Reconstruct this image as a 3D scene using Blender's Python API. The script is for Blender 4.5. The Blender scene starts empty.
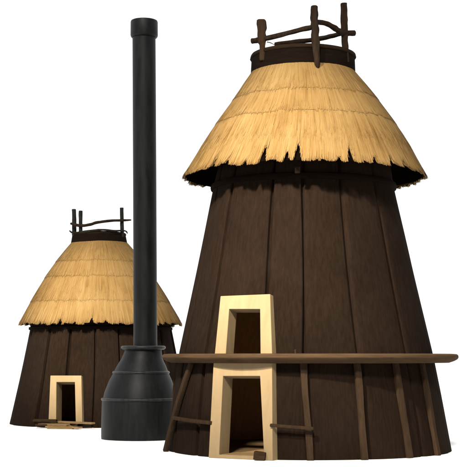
import bpy, math, random
from mathutils import Vector, Matrix, noise
random.seed(7)
PI = math.pi
sc = bpy.context.scene
COL = sc.collection
# ------------------------------------------------------------------ camera geometry
F = 1300.0          # focal length in photo pixels
H = 2.134           # eye height
CX, HY = 233.5, 357.0
def ray_y(x, y, Y):
    return Vector(((x-CX)/F*Y, Y, H+(HY-y)/F*Y))
def ray_plane(x, y, p, n):
    d = Vector(((x-CX)/F, 1, (HY-y)/F)); o = Vector((0, 0, H))
    return o + d*((p-o).dot(n)/d.dot(n))

# ------------------------------------------------------------------ materials
def newmat(name):
    m = bpy.data.materials.new(name); m.use_nodes = True
    nt = m.node_tree
    return m, nt, nt.nodes, nt.links, nt.nodes['Principled BSDF']

# K scales every albedo to suit the high-key exposure
def ramp(nodes, pts, K=0.70):
    r = nodes.new('ShaderNodeValToRGB')
    e = r.color_ramp.elements
    while len(e) < len(pts): e.new(0.5)
    for i, (p, c) in enumerate(pts):
        e[i].position = p; e[i].color = (c[0]*K, c[1]*K, c[2]*K, 1)
    return r

def wood(name, dark, light, scale=(14, 14, 0.9), rough=0.85, spec=0.012, bump=0.35, dist=0.4):
    m, nt, N, L, b = newmat(name)
    tc = N.new('ShaderNodeTexCoord'); mp = N.new('ShaderNodeMapping')
    mp.inputs['Scale'].default_value = scale
    L.new(tc.outputs['Object'], mp.inputs['Vector'])
    n1 = N.new('ShaderNodeTexNoise'); n1.inputs['Scale'].default_value = 1.0
    n1.inputs['Detail'].default_value = 7; n1.inputs['Roughness'].default_value = 0.6
    n1.inputs['Distortion'].default_value = dist
    L.new(mp.outputs[0], n1.inputs['Vector'])
    n2 = N.new('ShaderNodeTexNoise'); n2.inputs['Scale'].default_value = 0.9
    n2.inputs['Detail'].default_value = 3
    L.new(tc.outputs['Object'], n2.inputs['Vector'])
    mx = N.new('ShaderNodeMath'); mx.operation = 'MULTIPLY_ADD'
    L.new(n1.outputs['Fac'], mx.inputs[0]); mx.inputs[1].default_value = 0.65
    m2 = N.new('ShaderNodeMath'); m2.operation = 'MULTIPLY'; m2.inputs[1].default_value = 0.35
    L.new(n2.outputs['Fac'], m2.inputs[0]); L.new(m2.outputs[0], mx.inputs[2])
    r = ramp(N, [(0.32, dark), (0.68, light)])
    L.new(mx.outputs[0], r.inputs['Fac']); L.new(r.outputs['Color'], b.inputs['Base Color'])
    b.inputs['Roughness'].default_value = rough
    b.inputs['Specular IOR Level'].default_value = spec
    bp = N.new('ShaderNodeBump'); bp.inputs['Strength'].default_value = bump; bp.inputs['Distance'].default_value = 0.02
    L.new(n1.outputs['Fac'], bp.inputs['Height']); L.new(bp.outputs[0], b.inputs['Normal'])
    return m

def thatch_mat(name, cols):
    m, nt, N, L, b = newmat(name)
    g = N.new('ShaderNodeNewGeometry'); tc = N.new('ShaderNodeTexCoord')
    n1 = N.new('ShaderNodeTexNoise'); n1.inputs['Scale'].default_value = 1.1; n1.inputs['Detail'].default_value = 5
    L.new(tc.outputs['Object'], n1.inputs['Vector'])
    uvm = N.new('ShaderNodeMapping'); uvm.inputs['Scale'].default_value = (34, 2.2, 1)
    L.new(tc.outputs['UV'], uvm.inputs['Vector'])
    n2 = N.new('ShaderNodeTexNoise'); n2.inputs['Scale'].default_value = 1.0; n2.inputs['Detail'].default_value = 5
    L.new(uvm.outputs[0], n2.inputs['Vector'])
    a = N.new('ShaderNodeMath'); a.operation = 'MULTIPLY_ADD'; a.inputs[1].default_value = 0.13
    L.new(g.outputs['Random Per Island'], a.inputs[0])
    c = N.new('ShaderNodeMath'); c.operation = 'MULTIPLY_ADD'; c.inputs[1].default_value = 0.45
    L.new(n1.outputs['Fac'], c.inputs[0])
    d = N.new('ShaderNodeMath'); d.operation = 'MULTIPLY'; d.inputs[1].default_value = 0.50
    L.new(n2.outputs['Fac'], d.inputs[0]); L.new(d.outputs[0], c.inputs[2]); L.new(c.outputs[0], a.inputs[2])
    r = ramp(N, [(0.30, cols[0]), (0.52, cols[1]), (0.78, cols[2])])
    L.new(a.outputs[0], r.inputs['Fac']); L.new(r.outputs['Color'], b.inputs['Base Color'])
    b.inputs['Roughness'].default_value = 0.85; b.inputs['Specular IOR Level'].default_value = 0.02
    return m

def metal(name, c0, c1, rough, spec=0.35):
    m, nt, N, L, b = newmat(name)
    tc = N.new('ShaderNodeTexCoord'); mp = N.new('ShaderNodeMapping'); mp.inputs['Scale'].default_value = (7, 7, 1.2)
    L.new(tc.outputs['Object'], mp.inputs['Vector'])
    n1 = N.new('ShaderNodeTexNoise'); n1.inputs['Scale'].default_value = 1.3; n1.inputs['Detail'].default_value = 6
    L.new(mp.outputs[0], n1.inputs['Vector'])
    r = ramp(N, [(0.35, c0), (0.68, c1)])
    L.new(n1.outputs['Fac'], r.inputs['Fac']); L.new(r.outputs['Color'], b.inputs['Base Color'])
    rr = N.new('ShaderNodeMapRange'); rr.inputs['To Min'].default_value = rough-0.08; rr.inputs['To Max'].default_value = rough+0.12
    L.new(n1.outputs['Fac'], rr.inputs['Value']); L.new(rr.outputs[0], b.inputs['Roughness'])
    b.inputs['Specular IOR Level'].default_value = spec
    bp = N.new('ShaderNodeBump'); bp.inputs['Strength'].default_value = 0.12; bp.inputs['Distance'].default_value = 0.01
    L.new(n1.outputs['Fac'], bp.inputs['Height']); L.new(bp.outputs[0], b.inputs['Normal'])
    return m

M = {}
M['wall']   = wood('dark_plank_wood', (0.0098, 0.0058, 0.0037), (0.0188, 0.0116, 0.0078), (20, 20, 0.10), bump=.15, dist=.08)
M['inner']  = wood('interior_wood', (0.50, 0.27, 0.11), (0.72, 0.42, 0.19))
M['shade_soffit'] = wood('shade_black_wood', (0.0022, 0.0015, 0.001), (0.004, 0.0026, 0.0018), spec=0.0)  # near black: the shade under the eave is put into the colour
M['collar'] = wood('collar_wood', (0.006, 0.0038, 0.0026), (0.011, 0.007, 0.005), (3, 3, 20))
M['lip']    = wood('collar_lip_wood', (0.014, 0.0085, 0.005), (0.028, 0.018, 0.011), (3, 3, 20))
M['pole']   = wood('weathered_pole_wood', (0.014, 0.009, 0.006), (0.038, 0.0255, 0.017), (20, 20, 3), bump=0.6)
M['grey']   = wood('grey_pole_wood', (0.010, 0.0095, 0.009), (0.034, 0.032, 0.029), (10, 10, 12), bump=0.6)
M['strut']  = wood('strut_wood', (0.026, 0.0155, 0.0092), (0.050, 0.031, 0.0188), (16, 16, 1.6))
M['platform'] = wood('platform_wood', (0.050, 0.030, 0.0160), (0.090, 0.056, 0.031), (2.2, 2.2, 26))
M['frame']  = wood('cream_door_wood', (0.29, 0.205, 0.110), (0.35, 0.258, 0.146), (6, 6, 1.0), bump=0.15)
M['board']  = wood('step_board_wood', (0.19, 0.118, 0.05), (0.34, 0.22, 0.11), (2, 14, 14))
M['darkboard'] = wood('dark_board_wood', (0.03, 0.016, 0.009), (0.06, 0.036, 0.02), (2, 14, 14))
M['thatch'] = thatch_mat('golden_thatch', [(0.115, 0.061, 0.0175), (0.200, 0.120, 0.043), (0.265, 0.176, 0.074)])
M['iron']   = metal('dark_iron', (0.0052, 0.0059, 0.0061), (0.0112, 0.0124, 0.0128), 0.48, 0.13)
M['ironrim'] = metal('pale_iron_edge', (0.012, 0.0135, 0.014), (0.028, 0.031, 0.032), 0.42, 0.18)  # lighter iron colour for the rims and flange

# ------------------------------------------------------------------ mesh builder
class MB:
    def __init__(s): s.v = []; s.f = []; s.uv = {}
    def add(s, vs, fs, uvs=None):
        o = len(s.v); s.v += [tuple(p) for p in vs]
        s.f += [tuple(i+o for i in f) for f in fs]
        if uvs:
            for i, u in enumerate(uvs): s.uv[o+i] = u
    def build(s, name, mat, parent=None, smooth=False, recalc=True, bevel=0):
        me = bpy.data.meshes.new(name); me.from_pydata(s.v, [], s.f)
        if s.uv:
            l = me.uv_layers.new(name='UVMap')
            for lp in me.loops: l.data[lp.index].uv = s.uv.get(lp.vertex_index, (0, 0))
        if recalc:
            import bmesh
            b = bmesh.new(); b.from_mesh(me); bmesh.ops.recalc_face_normals(b, faces=b.faces)
            if bevel: bmesh.ops.bevel(b, geom=list(b.edges), offset=bevel, segments=2, affect='EDGES', profile=0.6)
            b.to_mesh(me); b.free()
        me.materials.append(mat)
        if smooth:
            for p in me.polygons: p.use_smooth = True
        o = bpy.data.objects.new(name, me); COL.objects.link(o)
        if parent: o.parent = parent
        return o

def smooth_angle(o, deg=35):
    me = o.data
    for p in me.polygons: p.use_smooth = True
    me.set_sharp_from_angle(angle=math.radians(deg))

def lathe(mb, prof, n=96, wob=None, cap0=False, cap1=False, closed=False):
    """prof: list of (R, z, xoff)"""
    vs = []; fs = []
    k = len(prof)
    for i in range(n):
        a = 2*PI*i/n
        for (R, z, xo) in prof:
            r = R + (wob(a, z) if wob else 0)
            vs.append((xo + r*math.sin(a), -r*math.cos(a), z))
    for i in range(n):
        j = (i+1) % n
        for q in range(k-1 if not closed else k):
            p = (q+1) % k
            fs.append((i*k+q, j*k+q, j*k+p, i*k+p))
    if cap0: fs.append(tuple(i*k for i in range(n)))
    if cap1: fs.append(tuple(i*k+k-1 for i in reversed(range(n))))
    mb.add(vs, fs)

def tube(mb, pts, rad, n=10, flat=1.0, jit=0.0, seed=0, side=None):
    """swept round section with per-point radius; flat squeezes the second axis"""
    pts = [Vector(p) for p in pts]
    if not isinstance(rad, (list, tuple)): rad = [rad]*len(pts)
    # resample
    P = []; Rr = []
    m = 6
    for i in range(len(pts)-1):
        p0 = pts[max(i-1, 0)]; p1 = pts[i]; p2 = pts[i+1]; p3 = pts[min(i+2, len(pts)-1)]
        for q in range(m):
            t = q/m
            P.append(0.5*((2*p1)+(p2-p0)*t+(2*p0-5*p1+4*p2-p3)*t*t+(3*p1-p0-3*p2+p3)*t*t*t))
            Rr.append(rad[i]*(1-t)+rad[i+1]*t)
    P.append(pts[-1]); Rr.append(rad[-1])
    vs = []; fs = []
    for i, p in enumerate(P):
        d = (P[min(i+1, len(P)-1)]-P[max(i-1, 0)]).normalized()
        s_ = side if side is not None else (Vector((0, 1, 0)) if abs(d.z) > 0.7 else Vector((0, 0, 1)))
        u = d.cross(s_).normalized(); w = d.cross(u).normalized()
        for q in range(n):
            a = 2*PI*q/n
            c, s2 = math.cos(a), math.sin(a)
            if flat != 1.0 or n == 8:   # squarish section
                c = math.copysign(abs(c)**0.55, c); s2 = math.copysign(abs(s2)**0.55, s2)
            r = Rr[i]*(1+jit*noise.noise(Vector((c*1.3+seed, s2*1.3, i*0.35))))
            vs.append(p+u*c*r+w*s2*r*flat)
    for i in range(len(P)-1):
        for q in range(n):
            fs.append((i*n+q, i*n+(q+1) % n, (i+1)*n+(q+1) % n, (i+1)*n+q))
    e = len(P)-1
    # slightly domed ends
    for base, sgn in ((0, -1), (e*n, 1)):
        c = P[0] if base == 0 else P[-1]
        d = (P[1]-P[0]).normalized()*-1 if base == 0 else (P[-1]-P[-2]).normalized()
        o = len(vs)
        for q in range(n): vs.append(c+(Vector(vs[base+q])-c)*0.8+d*Rr[0 if base == 0 else -1]*0.18)
        for q in range(n): fs.append((base+q, base+(q+1) % n, o+(q+1) % n, o+q))
        fs.append(tuple(o+q for q in range(n)))
    mb.add(vs, fs)

def box(mb, c, sx, sy, sz, rz=0, rx=0, ry=0):
    R = Matrix.Rotation(rz, 3, 'Z') @ Matrix.Rotation(ry, 3, 'Y') @ Matrix.Rotation(rx, 3, 'X')
    vs = [Vector(c)+R@Vector((x*sx/2, y*sy/2, z*sz/2)) for z in (-1, 1) for y in (-1, 1) for x in (-1, 1)]
    mb.add(vs, [(0, 1, 3, 2), (4, 6, 7, 5), (0, 4, 5, 1), (1, 5, 7, 3), (3, 7, 6, 2), (2, 6, 4, 0)])

def thing(name, loc, label, cat, group=None):
    o = bpy.data.objects.new(name, None); COL.objects.link(o)
    o.location = loc; o['label'] = label; o['category'] = cat
    o.empty_display_size = 0.3
    if group: o['group'] = group
    return o

def interp(tab, z):
    if z <= tab[0][0]: return tab[0][1]
    for (a, b), (c, d) in zip(tab, tab[1:]):
        if z <= c: return b+(d-b)*(z-a)/(c-a)
    return tab[-1][1]

# ------------------------------------------------------------------ hut
class Hut:
    def __init__(s, name, x0, gy, label, body, roof, cxs, planks, tiers, notches, seed):
        """x0: photo x of the base centre, gy: photo px of the base below the horizon"""
        s.S = H/gy; s.D = s.S*F; s.x0 = x0
        s.o = Vector(((x0-CX)*s.S, s.D, 0))
        s.root = thing(name, s.o, label, 'hut')
        z = s.z
        s.bodyR = sorted((z(y), r*s.S) for y, r in body)
        s.roofP = [(r*s.S, z(y)) for y, r in roof]       # top -> eave
        s.cx = sorted((z(y), (x-x0)*s.S) for y, x in cxs)
        s.seed = seed
        s.planks(planks); s.roof(tiers, notches)
    def z(s, y): return H+(HY-y)*s.S
    def off(s, z): return interp(s.cx, z)
    def R(s, z): return interp(s.bodyR, z)
    def phi(s, x, y, R=None, back=False):
        """angle round the hut of the wall point seen at photo (x, y)"""
        z = s.z(y); r = R or s.R(z); best = (1e9, 0)
        for i in range(-880, 881):
            a = math.radians(i/10)
            px = CX+F*(s.o.x+s.off(z)+r*math.sin(a))/(s.D-r*math.cos(a))
            if abs(px-x) < best[0]: best = (abs(px-x), a)
        return best[1]
    def pt(s, a, z, R):
        return Vector((s.off(z)+R*math.sin(a), -R*math.cos(a), z))
    gs = 1.0
    def planks(s, spec):
        y0, xs, cnt_back = spec
        ang = [s.phi(x, y0) for x in xs]
        a0, a1 = ang[-1], ang[0]+2*PI
        ang += [a0+(a1-a0)*(k+1)/(cnt_back+1) for k in range(cnt_back)]
        cols = []   # (angle, dR)
        ts = [0, .018, .042, .07, .10, .15, .3, .45, .6, .75, .88, .95, .975, .99]
        rnd = random.Random(s.seed)
        n = len(ang)
        for i in range(n):
            b0 = ang[i]; b1 = ang[i+1] if i+1 < n else ang[0]+2*PI
            lift = rnd.uniform(0.0, 0.035); tilt = rnd.uniform(0.012, 0.04)*rnd.choice((1, 1, -1)); ph = rnd.uniform(0, 9)
            for t in ts:
                g = {0: -.10, .018: -.09, .042: -.038, .07: -.014, .10: -.004, .99: -.085, .975: -.02, .95: -.005}.get(t, 0)
                cols.append((b0+(b1-b0)*t, g, lift+tilt*(t-0.5), ph))
        zt = s.z(s.top_wall); rows = 26
        vs = []; fs = []; nc = len(cols)
        for (a, g, l, ph) in cols:
            for r in range(rows+1):
                z = zt*r/rows
                bend = 0.006*math.sin(z*1.3+ph)
                R = s.R(z)+g*s.gs+l+0.008*noise.noise(Vector((ph, z*0.8, a*2)))
                vs.append(s.pt(a+(bend if g < -.05 or g == -.008 or g == -.006 else bend), z if r else 0.0, R))
        k = rows+1
        for i in range(nc):
            j = (i+1) % nc
            for r in range(rows): fs.append((i*k+r, j*k+r, j*k+r+1, i*k+r+1))
        # inner skin
        o = len(vs)
        for (a, g, l, ph) in cols:
            for r in range(rows+1):
                z = zt*r/rows; vs.append(s.pt(a, z, s.R(z)-0.20))
        for i in range(nc):
            j = (i+1) % nc
            for r in range(rows): fs.append((o+i*k+r, o+i*k+r+1, o+j*k+r+1, o+j*k+r))
            fs.append((i*k, o+i*k, o+j*k, j*k))
            fs.append((i*k+rows, j*k+rows, o+j*k+rows, o+i*k+rows))
        mb = MB(); mb.add(vs, fs)
        s.wall = mb.build('wall', M['wall'], s.root)
        s.wall['label'] = 'dark brown vertical plank wall tapering upward'
        zi = s.z(s.top_wall)-.05
        mb = MB(); lathe(mb, [(s.R(zi*q/12)-.225, max(zi*q/12, .02), s.off(zi*q/12)) for q in range(13)]+[(s.R(zi*q/12)-.25, max(zi*q/12, .02), s.off(zi*q/12)) for q in range(12, -1, -1)], 96, closed=True)
        s.inner = mb.build('inner_wall', M['inner'], s.root)
        mb = MB(); lathe(mb, [(s.R(0)-0.30, 0.03, 0), (s.R(0)-0.30, 0.06, 0)], 64, cap0=True, cap1=True)
        mb.build('floor', M['board'], s.root)
    def roof(s, tiers, notches):
        prof = s.roofP
        # arc length parametrisation
        L = [0]
        for (r0, z0), (r1, z1) in zip(prof, prof[1:]): L.append(L[-1]+math.hypot(r1-r0, z1-z0))
        T = L[-1]
        def at(d):
            if d > T:
                (r0, z0), (r1, z1) = prof[-2], prof[-1]; l = L[-1]-L[-2]; t = 1+(d-T)/l
                return r0+(r1-r0)*t, z0+(z1-z0)*t, (z0-z1)/l, (r1-r0)/l
            for i in range(len(L)-1):
                if d <= L[i+1]+1e-9:
                    l = L[i+1]-L[i]; t = (d-L[i])/l
                    (r0, z0), (r1, z1) = prof[i], prof[i+1]
                    # outward normal of the slope (r, z)
                    return r0+(r1-r0)*t, z0+(z1-z0)*t, (z0-z1)/l, (r1-r0)/l
        def dz(y):   # slope distance at silhouette height y
            z = s.z(y); best = (9, 0)
            for i in range(400):
                d = T*i/399
                if abs(at(d)[1]-z) < best[0]: best = (abs(at(d)[1]-z), d)
            return best[1]
        eR = prof[-1][0]; xo = s.off(prof[-1][1])
        nl = []
        for (x, y, dep, wid) in notches: nl.append((s.phi(x, y, eR), dep*s.S, wid*s.S/eR))
        rnd = random.Random(s.seed+5)
        for k in range(10):
            a = rnd.uniform(1.6, 2*PI-1.6); nl.append((a, rnd.uniform(5, 16)*s.S, 3.2*s.S/eR))
        def cut(a):
            c = 0
            for (b, dep, w) in nl:
                d = abs((a-b+PI) % (2*PI)-PI)
                if d < w: c = max(c, dep*(1-d/w)**0.8)
            return c
        def edge(a, amp=1.0):
            v = Vector((math.sin(a)*eR, math.cos(a)*eR, s.seed))
            clump = noise.noise(v*1.6)*0.075+noise.noise(v*6.5)*0.05
            saw = ((a*eR*2.1+noise.noise(v*.7)*1.5) % 1.0)*0.05
            return amp*(clump+saw)
        U = Vector
        def P(a, d, lift):
            r, z, nr, nz = at(d)
            return U((s.off(z)+(r+nr*lift)*math.sin(a), -(r+nr*lift)*math.cos(a), z+nz*lift))
        # solid under-layer of straw
        mb = MB(); n = 1080; rows = 14; vs = []; uv = []; fs = []
        for i in range(n):
            a = 2*PI*i/n; e = T+edge(a)-0.03-cut(a)
            for r in range(rows+1):
                d = e*(r/rows); vs.append(P(a, d, 0.0)); uv.append((a, d/T))
            vs.append(P(a, e-0.02, -0.03)); uv.append((a, 1))
        k = rows+2
        for i in range(n):
            j = (i+1) % n
            for r in range(k-1):
                fs.append((i*k+r, j*k+r, j*k+r+1, i*k+r+1))
        mb.add(vs, fs, uv)
        # straws, tier by tier
        ends = [dz(y) for y in tiers]+[T]
        start = 0.0
        def straw(a, d0, d1, w, l0, l1, skew=0.0):
            d1 = max(d1, d0+0.05)
            dm = d0+(d1-d0)*0.72
            r1 = at(d1)[0]; r0 = max(at(d0)[0], .2); rm = at(dm)[0]
            am = a+skew*.6; ae = a+skew
            vs = [P(a-w/r0*.5, d0, l0), P(a+w/r0*.5, d0, l0),
                  P(am-w/rm*.5, dm, (l0+l1)*.55), P(am+w/rm*.5, dm, (l0+l1)*.55),
                  P(ae-w/r1*.12, d1, l1), P(ae+w/r1*.12, d1, l1)]
            q = rnd.random()*3
            mb.add(vs, [(0, 1, 3, 2), (2, 3, 5, 4)], [(a, d0/T), (a, d0/T), (am, dm/T), (am, dm/T), (ae, d1/T), (ae, d1/T)])
        for ti, e in enumerate(ends):
            last = ti == len(ends)-1
            ln = e-start
            circ = 2*PI*at(e)[0]
            w = 0.026
            nn = int(circ/w*(10 if last else 7)*max(0.6, ln/0.8))
            base = 0.006
            for q in range(nn):
                a = rnd.uniform(0, 2*PI)
                # front half is what a viewer near the photo's place sees; the back gets the same
                full = rnd.random()
                if full < 0.30:       # straws that make the tier's fringe
                    if last: d1 = e+edge(a)-cut(a)+rnd.uniform(-0.05, 0.03)
                    else: d1 = e+edge(a, .7)+rnd.uniform(-0.15, 0.05)
                    d0 = max(start-0.03, d1-rnd.uniform(.35, .8)); l1 = base+(rnd.uniform(.012, .032) if last else rnd.uniform(.002, .009))
                else:
                    d0 = rnd.uniform(start-0.03, e-0.12); d1 = min(d0+rnd.uniform(.35, .85), e+(edge(a)-cut(a) if last else edge(a, .5))-0.01)
                    l1 = base+rnd.uniform(.0, .007)
                if last:
                    lim = e+edge(a)-max(cut(a-.006), cut(a), cut(a+.006))+.02
                    d1 = min(d1, lim); d0 = min(d0, d1-.3)
                elif d1-d0 < .3: d0 = d1-.3
                straw(a, max(d0, 0.0), d1, w*rnd.uniform(.6, 1.25), base*.3, l1, rnd.gauss(0, .005))
            start = e-0.015
        r = mb.build('thatched_roof', M['thatch'], s.root, recalc=False)
        r['label'] = 'conical golden thatch with ragged notched eave'
        # boards added under the thatch, coloured near black to hold the eave's shade
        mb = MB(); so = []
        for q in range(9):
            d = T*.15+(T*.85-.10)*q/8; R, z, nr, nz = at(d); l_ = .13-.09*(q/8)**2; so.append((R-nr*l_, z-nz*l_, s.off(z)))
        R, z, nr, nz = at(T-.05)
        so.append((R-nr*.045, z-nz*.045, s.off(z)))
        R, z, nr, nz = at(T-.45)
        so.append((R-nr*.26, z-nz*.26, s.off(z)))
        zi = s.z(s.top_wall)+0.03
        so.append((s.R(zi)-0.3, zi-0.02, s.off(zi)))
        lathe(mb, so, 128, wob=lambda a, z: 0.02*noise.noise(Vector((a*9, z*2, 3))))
        so_ = mb.build('shade_soffit', M['shade_soffit'], s.root)
        s.T = T; s.at = at
    def opening(s, kind, outer, inner, yc, depth, proud, label=None):
        """outer / inner: photo quads TL, TR, BR, BL of the frame's front face"""
        cxp = sum(p[0] for p in outer)/4
        a = s.phi(cxp, yc); z = s.z(yc)
        dR = (s.R(z+.3)-s.R(z-.3))/0.6
        al = math.atan(-dR)
        n = Vector((math.sin(a)*math.cos(al), -math.cos(a)*math.cos(al), math.sin(al)))
        p = s.o+s.pt(a, z, s.R(z))+n*proud
        O = [ray_plane(x, y, p, n)-s.o for x, y in outer]
        I = [ray_plane(x, y, p, n)-s.o for x, y in inner]
        if kind == 'door':
            for q in (2, 3): O[q].z = 0.0 if O[q].z < 0.12 else O[q].z; I[q].z = 0.075
        ctr = sum(I, Vector())/4
        # frame: four-sided ring with depth
        mb = MB(); B = -n*depth
        # the outer flange goes back only into the wall, the inner lining goes right through
        vs = O+I+[v-n*(proud+0.18) for v in O]+[v+B for v in I]+[c+(v-c)*1.0+B+((v-ctr).normalized()*0.05) for c, v in zip(I, I)]+[v-n*(proud+0.18)+((v-ctr).normalized()*0.05) for v in I]
        fs = []
        for q in range(4):
            r = (q+1) % 4
            fs += [(q, r, 4+r, 4+q), (q, 8+q, 8+r, r), (4+q, 4+r, 12+r, 12+q), (12+q, 12+r, 16+r, 16+q), (16+q, 16+r, 20+r, 20+q), (20+q, 20+r, 8+r, 8+q)]
        mb.add(vs, fs)
        fr = mb.build('door_frame' if kind == 'door' else 'window_frame', M['frame'], s.root, bevel=0.012)
        if label: fr['label'] = label
        # hole in the wall
        cb = MB(); c2 = [ctr+(v-ctr)*1.0+(v-ctr).normalized()*0.03 for v in I]
        if kind == 'door':
            c2[2].z = c2[3].z = -0.3
        cb.add([v+n*0.5 for v in c2]+[v-n*1.0 for v in c2], [(0, 1, 2, 3), (7, 6, 5, 4)]+[(q, 4+q, 4+(q+1) % 4, (q+1) % 4) for q in range(4)])
        co = cb.build('cutter', M['wall'], s.root)
        bpy.context.view_layer.update()
        for wl in (s.wall, s.inner):
            mod = wl.modifiers.new('cut', 'BOOLEAN'); mod.object = co; mod.operation = 'DIFFERENCE'; mod.solver = 'EXACT'
            dg = bpy.context.evaluated_depsgraph_get()
            me = bpy.data.meshes.new_from_object(wl.evaluated_get(dg))
            wl.modifiers.clear(); old = wl.data; wl.data = me; bpy.data.meshes.remove(old)
        bpy.data.objects.remove(co)
        return a, n, O, I

def lathe_part(name, prof, mat, parent, n=96, wob=None, closed=True, deg=35, label=None):
    mb = MB(); lathe(mb, prof, n, wob, closed=closed)
    o = mb.build(name, mat, parent); smooth_angle(o, deg)
    if label: o['label'] = label
    return o

def ringprof(S, z, xoff, pts):
    return [(r*S, z(y), xoff) for r, y in pts]

# ================================================================== large hut
Hut.top_wall = 166
big = Hut('thatched_hut', 309, 92,
          'large dark plank hut with tall thatched roof, platform rim and two cream framed openings',
          body=[(449, 140.5), (400, 133.5), (357, 126.5), (270, 106.8), (190, 89.8), (150, 82)],
          roof=[(73, 51.5), (85, 60.5), (98, 69.8), (110, 78.5), (130, 92.5), (150, 105), (165, 113), (178.5, 120.5)],
          cxs=[(449, 309), (357, 305.5), (187, 303.5), (150, 305), (100, 305), (74, 303), (50, 303)],
          planks=(270, [196+6, 220, 268, 303, 348, 388, 409], 9),
          tiers=[103, 127],
          notches=[(263, 162, 21, 3.4), (287, 162, 12, 2.8), (298, 162, 21, 3.6), (352, 164, 18, 3.2), (376, 168, 8, 3), (393, 170, 9, 3.2),
                   (246, 165, 6, 2.6), (227, 168, 7, 3), (213, 172, 11, 3), (340, 163, 5, 2.6), (405, 174, 6, 3), (318, 162, 3, 2)],
          seed=11)
S = big.S; z = big.z; root = big.root; o = big.o
big.opening('window', [(220.5, 296), (270, 294), (272, 356), (214.5, 356)], [(229, 309), (260, 309), (260.5, 357), (225.5, 357)], 325, .33, .09,
            'cream upper frame above the platform')
a_d, n_d, O_d, I_d = big.opening('door', [(213.5, 362), (272, 362), (272.5, 461), (208.5, 455)], [(223, 376), (260, 376), (264, 456), (219, 452)], 410, .43, .12,
            'cream doorway frame at ground level')

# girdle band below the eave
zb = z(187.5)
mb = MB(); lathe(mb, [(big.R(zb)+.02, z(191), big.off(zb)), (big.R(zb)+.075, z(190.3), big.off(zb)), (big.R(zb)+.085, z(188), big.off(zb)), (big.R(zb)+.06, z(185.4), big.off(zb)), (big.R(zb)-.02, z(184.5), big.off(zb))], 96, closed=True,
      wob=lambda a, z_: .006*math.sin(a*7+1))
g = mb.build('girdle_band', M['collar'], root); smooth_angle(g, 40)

# ring collar at the top
xo = big.off(z(60))
lathe_part('collar', ringprof(S, z, xo, [(51.5, 76), (52.3, 74), (51.5, 58.5), (49, 58.5), (47.5, 76)]), M['collar'], root,
           wob=lambda a, z_: .012*noise.noise(Vector((math.sin(a)*2, math.cos(a)*2, z_*2))), label='dark ring collar crowning the thatch')
lathe_part('collar_rim', ringprof(S, z, xo, [(52.2, 59.5), (52.8, 58.6), (52.2, 55.9), (50.5, 55.4), (46.5, 55.6), (46, 59.5)]), M['lip'], root,
           wob=lambda a, z_: .02*noise.noise(Vector((math.sin(a)*3, math.cos(a)*3, 4))))
mb = MB(); lathe(mb, ringprof(S, z, xo, [(47.8, 62), (47.8, 60)]), 64, cap0=True, cap1=True); mb.build('smoke_hatch', M['shade_soffit'], root)

def bp(hut, x, y, back):     # point seen at photo (x, y), `back` metres nearer than the hut's axis
    return ray_y(x, y, hut.D-back)-hut.o
def add_tube(hut, name, pts, rad, mat, flat=1.0, n=10, jit=.25, label=None, back=None):
    mb = MB()
    tube(mb, [bp(hut, *p) for p in pts], [r*hut.S for r in rad] if isinstance(rad, (list, tuple)) else rad*hut.S, n=n, flat=flat, jit=jit, seed=len(hut.root.children))
    ob = mb.build(name, M[mat], hut.root); smooth_angle(ob, 45)
    if label: ob['label'] = label
    return ob
add_tube(big, 'railing_post', [(262.4, 60, .74), (262.4, 46, .74), (261.8, 40, .75), (261.6, 30, .76), (261.6, 20.3, .77)], [2.9, 3.0, 4.0, 4.7, 4.2], 'strut', .8, 8, label='short square-cut post at the left of the collar')
add_tube(big, 'railing_post', [(318.4, 69.5, 1.28), (317, 62, 1.30), (315.8, 45, 1.30), (315.2, 30, 1.30), (314.4, 20, 1.30), (314.4, 6.4, 1.30)], [.7, 2.9, 3.9, 3.6, 4.0, 3.4], 'pole', label='knotted front post with a pointed foot over the thatch')
add_tube(big, 'railing_post', [(345.6, 62, .66), (345, 46, .66), (344.5, 30, .64), (344, 18, .64), (344, 3.6, .64)], [3.2, 3.2, 3.5, 3.6, 3.1], 'pole', .8, 8, label='tall dark post at the right of the collar')
add_tube(big, 'railing', [(252, 41.2, .60), (262, 39.2, .72), (280, 35.2, 1.0), (297, 30.6, 1.15), (313, 26.8, 1.24)], [2.9, 2.5, 2.3, 2.3, 2.6], 'pole')
add_tube(big, 'railing', [(314, 21.4, 1.24), (324, 23, 1.12), (333, 27, .92), (341, 32, .74), (348, 33.2, .62), (354.3, 33, .50)], [2.5, 2.5, 2.6, 3.0, 2.9, 2.7], 'pole')
add_tube(big, 'railing', [(344, 32.6, .55), (334, 35.4, .2), (322, 38.2, -.3), (300, 41.5, -.8), (275, 44.5, -.95)], [2.2, 2.2, 2.4, 2.4, 2.4], 'pole')
add_tube(big, 'twig', [(267, 42, .9), (271, 43, .9), (276.5, 46, .9)], [.5, .4, .25], 'pole', n=6)

# platform ring at eye level
def plat_w(a, z_): return .018*noise.noise(Vector((math.sin(a)*3, math.cos(a)*3, 7)))+.01*noise.noise(Vector((math.sin(a)*11, math.cos(a)*11, 2)))
xo = big.off(z(357))+4*S
pr = [(120, 354.2), (141, 353.8), (145.5, 354.2), (146.9, 355.4), (147.2, 357.4), (146.2, 359.2), (143, 361.0), (138, 362.7), (120, 362.9)]
lathe_part('platform', ringprof(S, z, xo, pr), M['platform'], root, 144, plat_w, label='brown wooden platform ring circling the hut at mid height')
mb = MB(); tube(mb, [bp(big, 295.5, 354.6, 3.25), bp(big, 295.3, 349.6, 3.25)], [1.1*S, .8*S], n=7, jit=.2); mb.build('peg', M['strut'], root)

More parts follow.
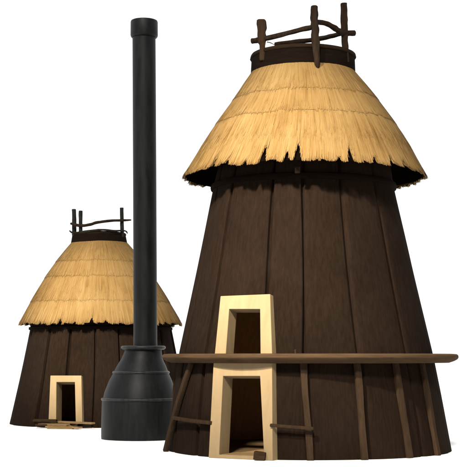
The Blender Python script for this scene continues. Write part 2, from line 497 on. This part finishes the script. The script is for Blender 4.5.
# struts between the ground and the platform
def strut(hut, a0, R0, z0, a1, R1, z1, w, mat, seed):
    mb = MB(); pts = []
    n = 5
    for k in range(n):
        t = k/(n-1); a = a0+(a1-a0)*t; R = R0+(R1-R0)*t; zz = z0+(z1-z0)*t
        pts.append(hut.pt(a+.0018*math.sin(seed*3+k*1.7), zz, R))
    am = (a0+a1)/2
    tube(mb, pts, [w*(.5+.04*math.sin(seed+k*2.1)) for k in range(n)], n=8, flat=.7, jit=.06, seed=seed, side=Vector((math.sin(am), -math.cos(am), 0)))
    ob = mb.build('strut', M[mat], hut.root); smooth_angle(ob, 45)
    return ob
zt = z(362.2)
for i, (xt, xb, yb) in enumerate([(303.5, 310.2, 460), (357.5, 364.6, 459), (396.2, 409.8, 454), (423, 438, 448)]):
    strut(big, big.phi(xb, 445, 143.5*S), 143.3*S, .0, big.phi(xt, 366, 131.5*S), 130.5*S, zt, 6.6*S, 'strut', i)
strut(big, math.radians(-77), 145.5*S, .0, big.phi(191.5, 366, 131*S), 131*S, zt, 6.6*S, 'strut', 9)
for i, dg in enumerate([-104, -132, -160, 172, 144, 114]):
    strut(big, math.radians(dg), 143.4*S, 0, math.radians(dg+2), 132.5*S, zt, 6.6*S, 'strut', 20+i)
# cross rails on the wall
def hoop(hut, a0, a1, z0, z1, R, w, name, mat, label=None):
    mb = MB(); n = 8
    tube(mb, [hut.pt(a0+(a1-a0)*k/n, z0+(z1-z0)*k/n, R+.006*math.sin(k*2.)) for k in range(n+1)], w/2, n=8, flat=.8, jit=.12, seed=3)
    ob = mb.build(name, M[mat], hut.root); smooth_angle(ob, 45)
    if label: ob['label'] = label
RR = 144*S
hoop(big, big.phi(172.5, 420, RR), big.phi(211.5, 420, RR), z(415), z(417.5), RR-.02, 4.6*S, 'cross_rail', 'strut', 'short rail between the left strut and the door')
hoop(big, big.phi(271, 420, RR+.05), big.phi(313, 420, RR+.05), z(417.8), z(420.5), RR+.06, 3.8*S, 'cross_rail', 'strut', 'short rail from the door to the next strut')
# wooden plug in the eave
mb = MB(); tube(mb, [bp(big, 297.5, 156, 2.56), bp(big, 297.6, 173, 2.5)], [2.3*S, 2.6*S], n=8, flat=.6, jit=.1); mb.build('eave_peg', M['collar'], root)
# doorstep: sill board and the dark block at its right end
t_d = Vector((math.cos(a_d), math.sin(a_d), 0)); nh = Vector((math.sin(a_d), -math.cos(a_d), 0))
mid = (I_d[2]+I_d[3])/2; mid.z = 0
wd = (I_d[2]-I_d[3]).length
st = MB(); box(st, mid-nh*.42+Vector((0, 0, .045)), wd*.98, .66, .075, rz=a_d); s1 = st.build('doorstep', M['board'], root, bevel=.012)
st = MB(); box(st, mid+nh*.06+t_d*(wd*.44)+Vector((0, 0, .09)), .24, .22, .17, rz=a_d+.35, ry=.12)
b1 = st.build('step_block', M['darkboard'], s1, bevel=.012)

# ================================================================== small hut
Hut.top_wall = 319
sm = Hut('thatched_hut', 100.5, 66,
         'smaller squat thatched hut with one cream framed doorway, behind the black chimney',
         body=[(423, 89.5), (380, 80), (326, 69), (300, 64)],
         roof=[(243, 28), (247, 31.5), (262, 43.5), (277, 54), (295, 65), (310, 73.5), (325, 81)],
         cxs=[(423, 100.5), (326, 101), (240, 99.5)],
         planks=(375, [17+6, 43, 66, 94, 120, 147, 168], 9),
         tiers=[263, 279, 303],
         notches=[(60, 324, 7, 2.4), (92, 324, 5.5, 2.2), (106, 324, 3.5, 2.2), (75, 324, 2.5, 2), (160, 324, 4, 2), (40, 324, 3, 2.2)],
         seed=23)
S2 = sm.S; z2 = sm.z; root2 = sm.root
a_s, n_s, O_s, I_s = sm.opening('door', [(50.4, 375.5), (81.3, 375.5), (82.2, 422), (48.4, 422)], [(56.4, 382), (74.8, 382), (75.8, 421), (56, 421)], 398, .42, .09,
           'small cream door frame at ground level')
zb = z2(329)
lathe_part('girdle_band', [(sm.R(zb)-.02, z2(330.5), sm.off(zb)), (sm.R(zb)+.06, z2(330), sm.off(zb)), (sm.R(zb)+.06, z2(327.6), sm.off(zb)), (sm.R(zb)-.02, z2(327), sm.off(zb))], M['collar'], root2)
xo = sm.off(z2(240))-.4*S2
lathe_part('collar', ringprof(S2, z2, xo, [(27.6, 250), (29, 247.6), (26.6, 235), (24.5, 235), (24, 250)]), M['collar'], root2,
           wob=lambda a, z_: .015*noise.noise(Vector((math.sin(a)*2, math.cos(a)*2, z_*2))), label='dark ring collar crowning the small roof')
mb = MB(); lathe(mb, ringprof(S2, z2, xo, [(24.7, 238), (24.7, 236.6)]), 48, cap0=True, cap1=True); mb.build('smoke_hatch', M['shade_soffit'], root2)
lathe_part('collar_rim', ringprof(S2, z2, xo, [(26.6, 236), (27.2, 234.6), (26.4, 233.4), (24.4, 233.4), (24.2, 236)]), M['lip'], root2)
add_tube(sm, 'railing_post', [(74.3, 236, .35), (74.2, 222, .35), (73.9, 209.5, .35)], [2.1, 2.1, 2.1], 'grey', jit=.15, label='thick grey post at the left end of the railing')
add_tube(sm, 'railing_post', [(80.7, 236, .62), (80.6, 222, .62), (80.6, 211, .62)], [1.9, 1.9, 1.9], 'grey', jit=.15, label='grey post close beside the left end post')
add_tube(sm, 'railing_post', [(122.3, 237, .35), (121.9, 222, .35), (121.7, 208, .35)], [2.0, 1.9, 1.9], 'grey', jit=.15, label='lone grey post at the right of the railing')
add_tube(sm, 'railing', [(71, 223.6, .5), (79, 225.4, .72), (87, 225.2, .8), (98, 222.4, .85), (110, 220.8, .7), (122, 220.4, .45), (131, 220, .25)], [1.2, 1.5, 1.5, 1.4, 1.3, 1.3, .7], 'pole')
add_tube(sm, 'railing', [(69.6, 230.8, .3), (74, 233, .4), (86, 231.4, .8), (101, 229.8, .88), (115, 230.8, .7), (125, 230.9, .3), (127.4, 233.4, .2)], [.7, 1.0, 1.1, 1.0, 1.0, .8, .5], 'grey')
# loose boards of the doorstep
mid = (I_s[2]+I_s[3])/2; mid.z = 0
t_s = Vector((math.cos(a_s), math.sin(a_s), 0)); nh = Vector((math.sin(a_s), -math.cos(a_s), 0))
st = MB(); box(st, mid-nh*.2+Vector((0, 0, .05)), .70, .60, .07, rz=a_s)
s2 = st.build('doorstep', M['board'], root2, bevel=.01)
for (dx, dn, zz, L_, w_, rz, rx, mt) in [(.38, .16, .17, 1.45, .16, a_s+.02-.35, .05, 'board'), (-.30, .20, .10, 1.05, .20, a_s+.10-.30, .1, 'board'), (.12, .42, .045, 1.30, .22, a_s-.1-.2, .0, 'board'),
                                 (-.62, .14, .22, .75, .14, a_s+.05, .2, 'darkboard'), (-.66, .34, .09, .35, .16, a_s+.5, .0, 'darkboard'), (.10, .60, .02, .8, .16, a_s+.25-.2, .0, 'board')]:
    st = MB(); box(st, mid+t_s*dx+nh*dn+Vector((0, 0, zz)), L_, w_, .05, rz=rz, rx=rx); st.build('step_board', M[mt], s2, bevel=.008)

# ================================================================== black chimney
gy = 81.5; S3 = H/gy; D3 = S3*F
o3 = Vector(((145-CX)*S3, D3, 0))
chim = thing('chimney', o3, 'tall black iron chimney pipe rising from a stepped stove base between the two huts', 'chimney')
def z3(y): return H+(HY-y)*S3
def rp(pts, xc): return [(r*S3, z3(y), (x-145)*S3) for (r, y), x in zip(pts, xc if isinstance(xc, list) else [xc]*len(pts))]
def cpart(name, pts, xc, mat, deg=30, closed=False, caps=(False, False), label=None, n=96):
    mb = MB(); lathe(mb, rp(pts, xc), n, closed=closed, cap0=caps[0], cap1=caps[1])
    ob = mb.build(name, M[mat], chim); smooth_angle(ob, deg)
    if label: ob['label'] = label
    return ob
cpart('pipe', [(12.0, 351), (11.8, 330), (11.7, 200), (11.6, 33)], [145.3, 145.3, 144.8, 144], 'iron', label='long straight black pipe')
cpart('pipe_cap', [(11.2, 37.6), (12.6, 37.6), (13.3, 36.8), (13.7, 35.4), (13.6, 22.3), (13.2, 21.1), (12.4, 20.7), (11.2, 20.8), (11.0, 25), (11.0, 37.6)], 144.2, 'iron', closed=True, label='wider collar capping the pipe')
mb = MB(); lathe(mb, rp([(11.15, 24.5), (11.15, 23.8)], 144.2), 48, cap0=True, cap1=True); mb.build('pipe_plug', M['iron'], chim)
cpart('base_drum', [(38.6, 438.5), (38.8, 436), (38.6, 420), (38.0, 402), (37.4, 399)], [140, 140, 140, 140, 140], 'iron', label='cylindrical bottom drum of the stove base', caps=(True, False))
cpart('base_cone', [(37.0, 399), (35.4, 392), (31.6, 381), (27.4, 372.5)], [140, 140, 140.5, 141], 'iron', label='sloping middle section of the stove base')
cpart('base_neck', [(27.2, 372), (24.6, 366), (20.8, 359), (18.6, 352), (18.2, 348.5)], [141, 141.4, 142, 143, 143.2], 'iron', label='flaring neck of the stove base')
cpart('base_rim', [(36.6, 400.6), (38.2, 400.5), (39.0, 399.3), (38.5, 397.9), (37.0, 397.4), (36, 397.6)], 140, 'ironrim', closed=True, deg=60)
cpart('base_rim', [(26.6, 373.9), (28.0, 373.8), (28.8, 372.6), (28.3, 371.3), (27, 370.8), (26, 371.0)], 141, 'ironrim', closed=True, deg=60)
cpart('flange', [(17.5, 350), (20.6, 349.6), (22.4, 348.2), (22.3, 346.6), (21.0, 345.8), (17.5, 346.2), (11.0, 347.4), (11.0, 350)], 143.3, 'ironrim', closed=True, deg=60, label='pale flange where the pipe enters the base')

# ================================================================== ground
m, nt, N, L, b = newmat('white_ground')
tc = N.new('ShaderNodeTexCoord'); n1 = N.new('ShaderNodeTexNoise'); n1.inputs['Scale'].default_value = .8; n1.inputs['Detail'].default_value = 6
L.new(tc.outputs['Object'], n1.inputs['Vector'])
r = ramp(N, [(0.3, (.88, .88, .88)), (0.7, (.92, .92, .92))], 1); L.new(n1.outputs['Fac'], r.inputs['Fac']); L.new(r.outputs['Color'], b.inputs['Base Color'])
b.inputs['Roughness'].default_value = 1; b.inputs['Specular IOR Level'].default_value = 0
mb = MB(); mb.add([(-400, -200, 0), (400, -200, 0), (400, 1500, 0), (-400, 1500, 0)], [(0, 1, 2, 3)])
gr = mb.build('ground', m, None, recalc=False); gr['kind'] = 'structure'
gr.location.z = -0.004

# ================================================================== light, world, camera
w = bpy.data.worlds.new('World'); sc.world = w; w.use_nodes = True
# a bright white backdrop behind the huts, a dimmer white room behind the viewer
wn, wl = w.node_tree.nodes, w.node_tree.links
g = wn.new('ShaderNodeTexCoord'); dp = wn.new('ShaderNodeVectorMath'); dp.operation = 'DOT_PRODUCT'
dp.inputs[1].default_value = (-0.25, 0.93, 0.25)
wl.new(g.outputs['Generated'], dp.inputs[0])
mr = wn.new('ShaderNodeMapRange'); mr.interpolation_type = 'SMOOTHSTEP'
mr.inputs['From Min'].default_value = -0.35; mr.inputs['From Max'].default_value = 0.6
mr.inputs['To Min'].default_value = 0.12; mr.inputs['To Max'].default_value = 0.48
wl.new(dp.outputs['Value'], mr.inputs['Value'])
wn['Background'].inputs['Color'].default_value = (1, 1, 1, 1)
wl.new(mr.outputs[0], wn['Background'].inputs['Strength'])
def aim(name, data, az, el, dist, tgt):
    ob = bpy.data.objects.new(name, data); COL.objects.link(ob)
    az, el = math.radians(az), math.radians(el)
    d = Vector((math.sin(az)*math.cos(el), -math.cos(az)*math.cos(el), math.sin(el)))
    ob.location = Vector(tgt)+d*dist; ob.rotation_euler = d.to_track_quat('Z', 'Y').to_euler()
    return ob
sd = bpy.data.lights.new('sun', 'SUN'); sd.energy = 1.5; sd.angle = math.radians(7); sd.color = (1, .94, .84)
aim('sun', sd, -9, 38, 30, (0, 30, 0))
def key(name, power, cone, az, el, dist, tgt, size=.45):
    k = bpy.data.lights.new(name, 'SPOT'); k.energy = power; k.spot_size = math.radians(cone); k.spot_blend = 1.0
    k.shadow_soft_size = size; k.color = (1, .90, .74)
    return aim(name, k, az, el, dist, tgt)
key('key_lamp', 38000, 25, -32, 36, 22, (1.0, 27.4, 5.5), .7)
key('far_hut_lamp', 24000, 19, -24, 34, 20, (-4.9, 39.5, 3.6), .6)
cd = bpy.data.cameras.new('camera'); cam = bpy.data.objects.new('camera', cd); COL.objects.link(cam)
cam.location = (0, 0, H); cam.rotation_euler = (PI/2, 0, 0)
cd.sensor_width = 36; cd.lens = F/467*36; cd.shift_y = (HY-233.5)/467; cd.shift_x = 0
cd.clip_end = 5000
sc.camera = cam
sc.view_settings.view_transform = 'Standard'; sc.view_settings.look = 'None'
sc.view_settings.gamma = 1; sc.view_settings.exposure = 1.5
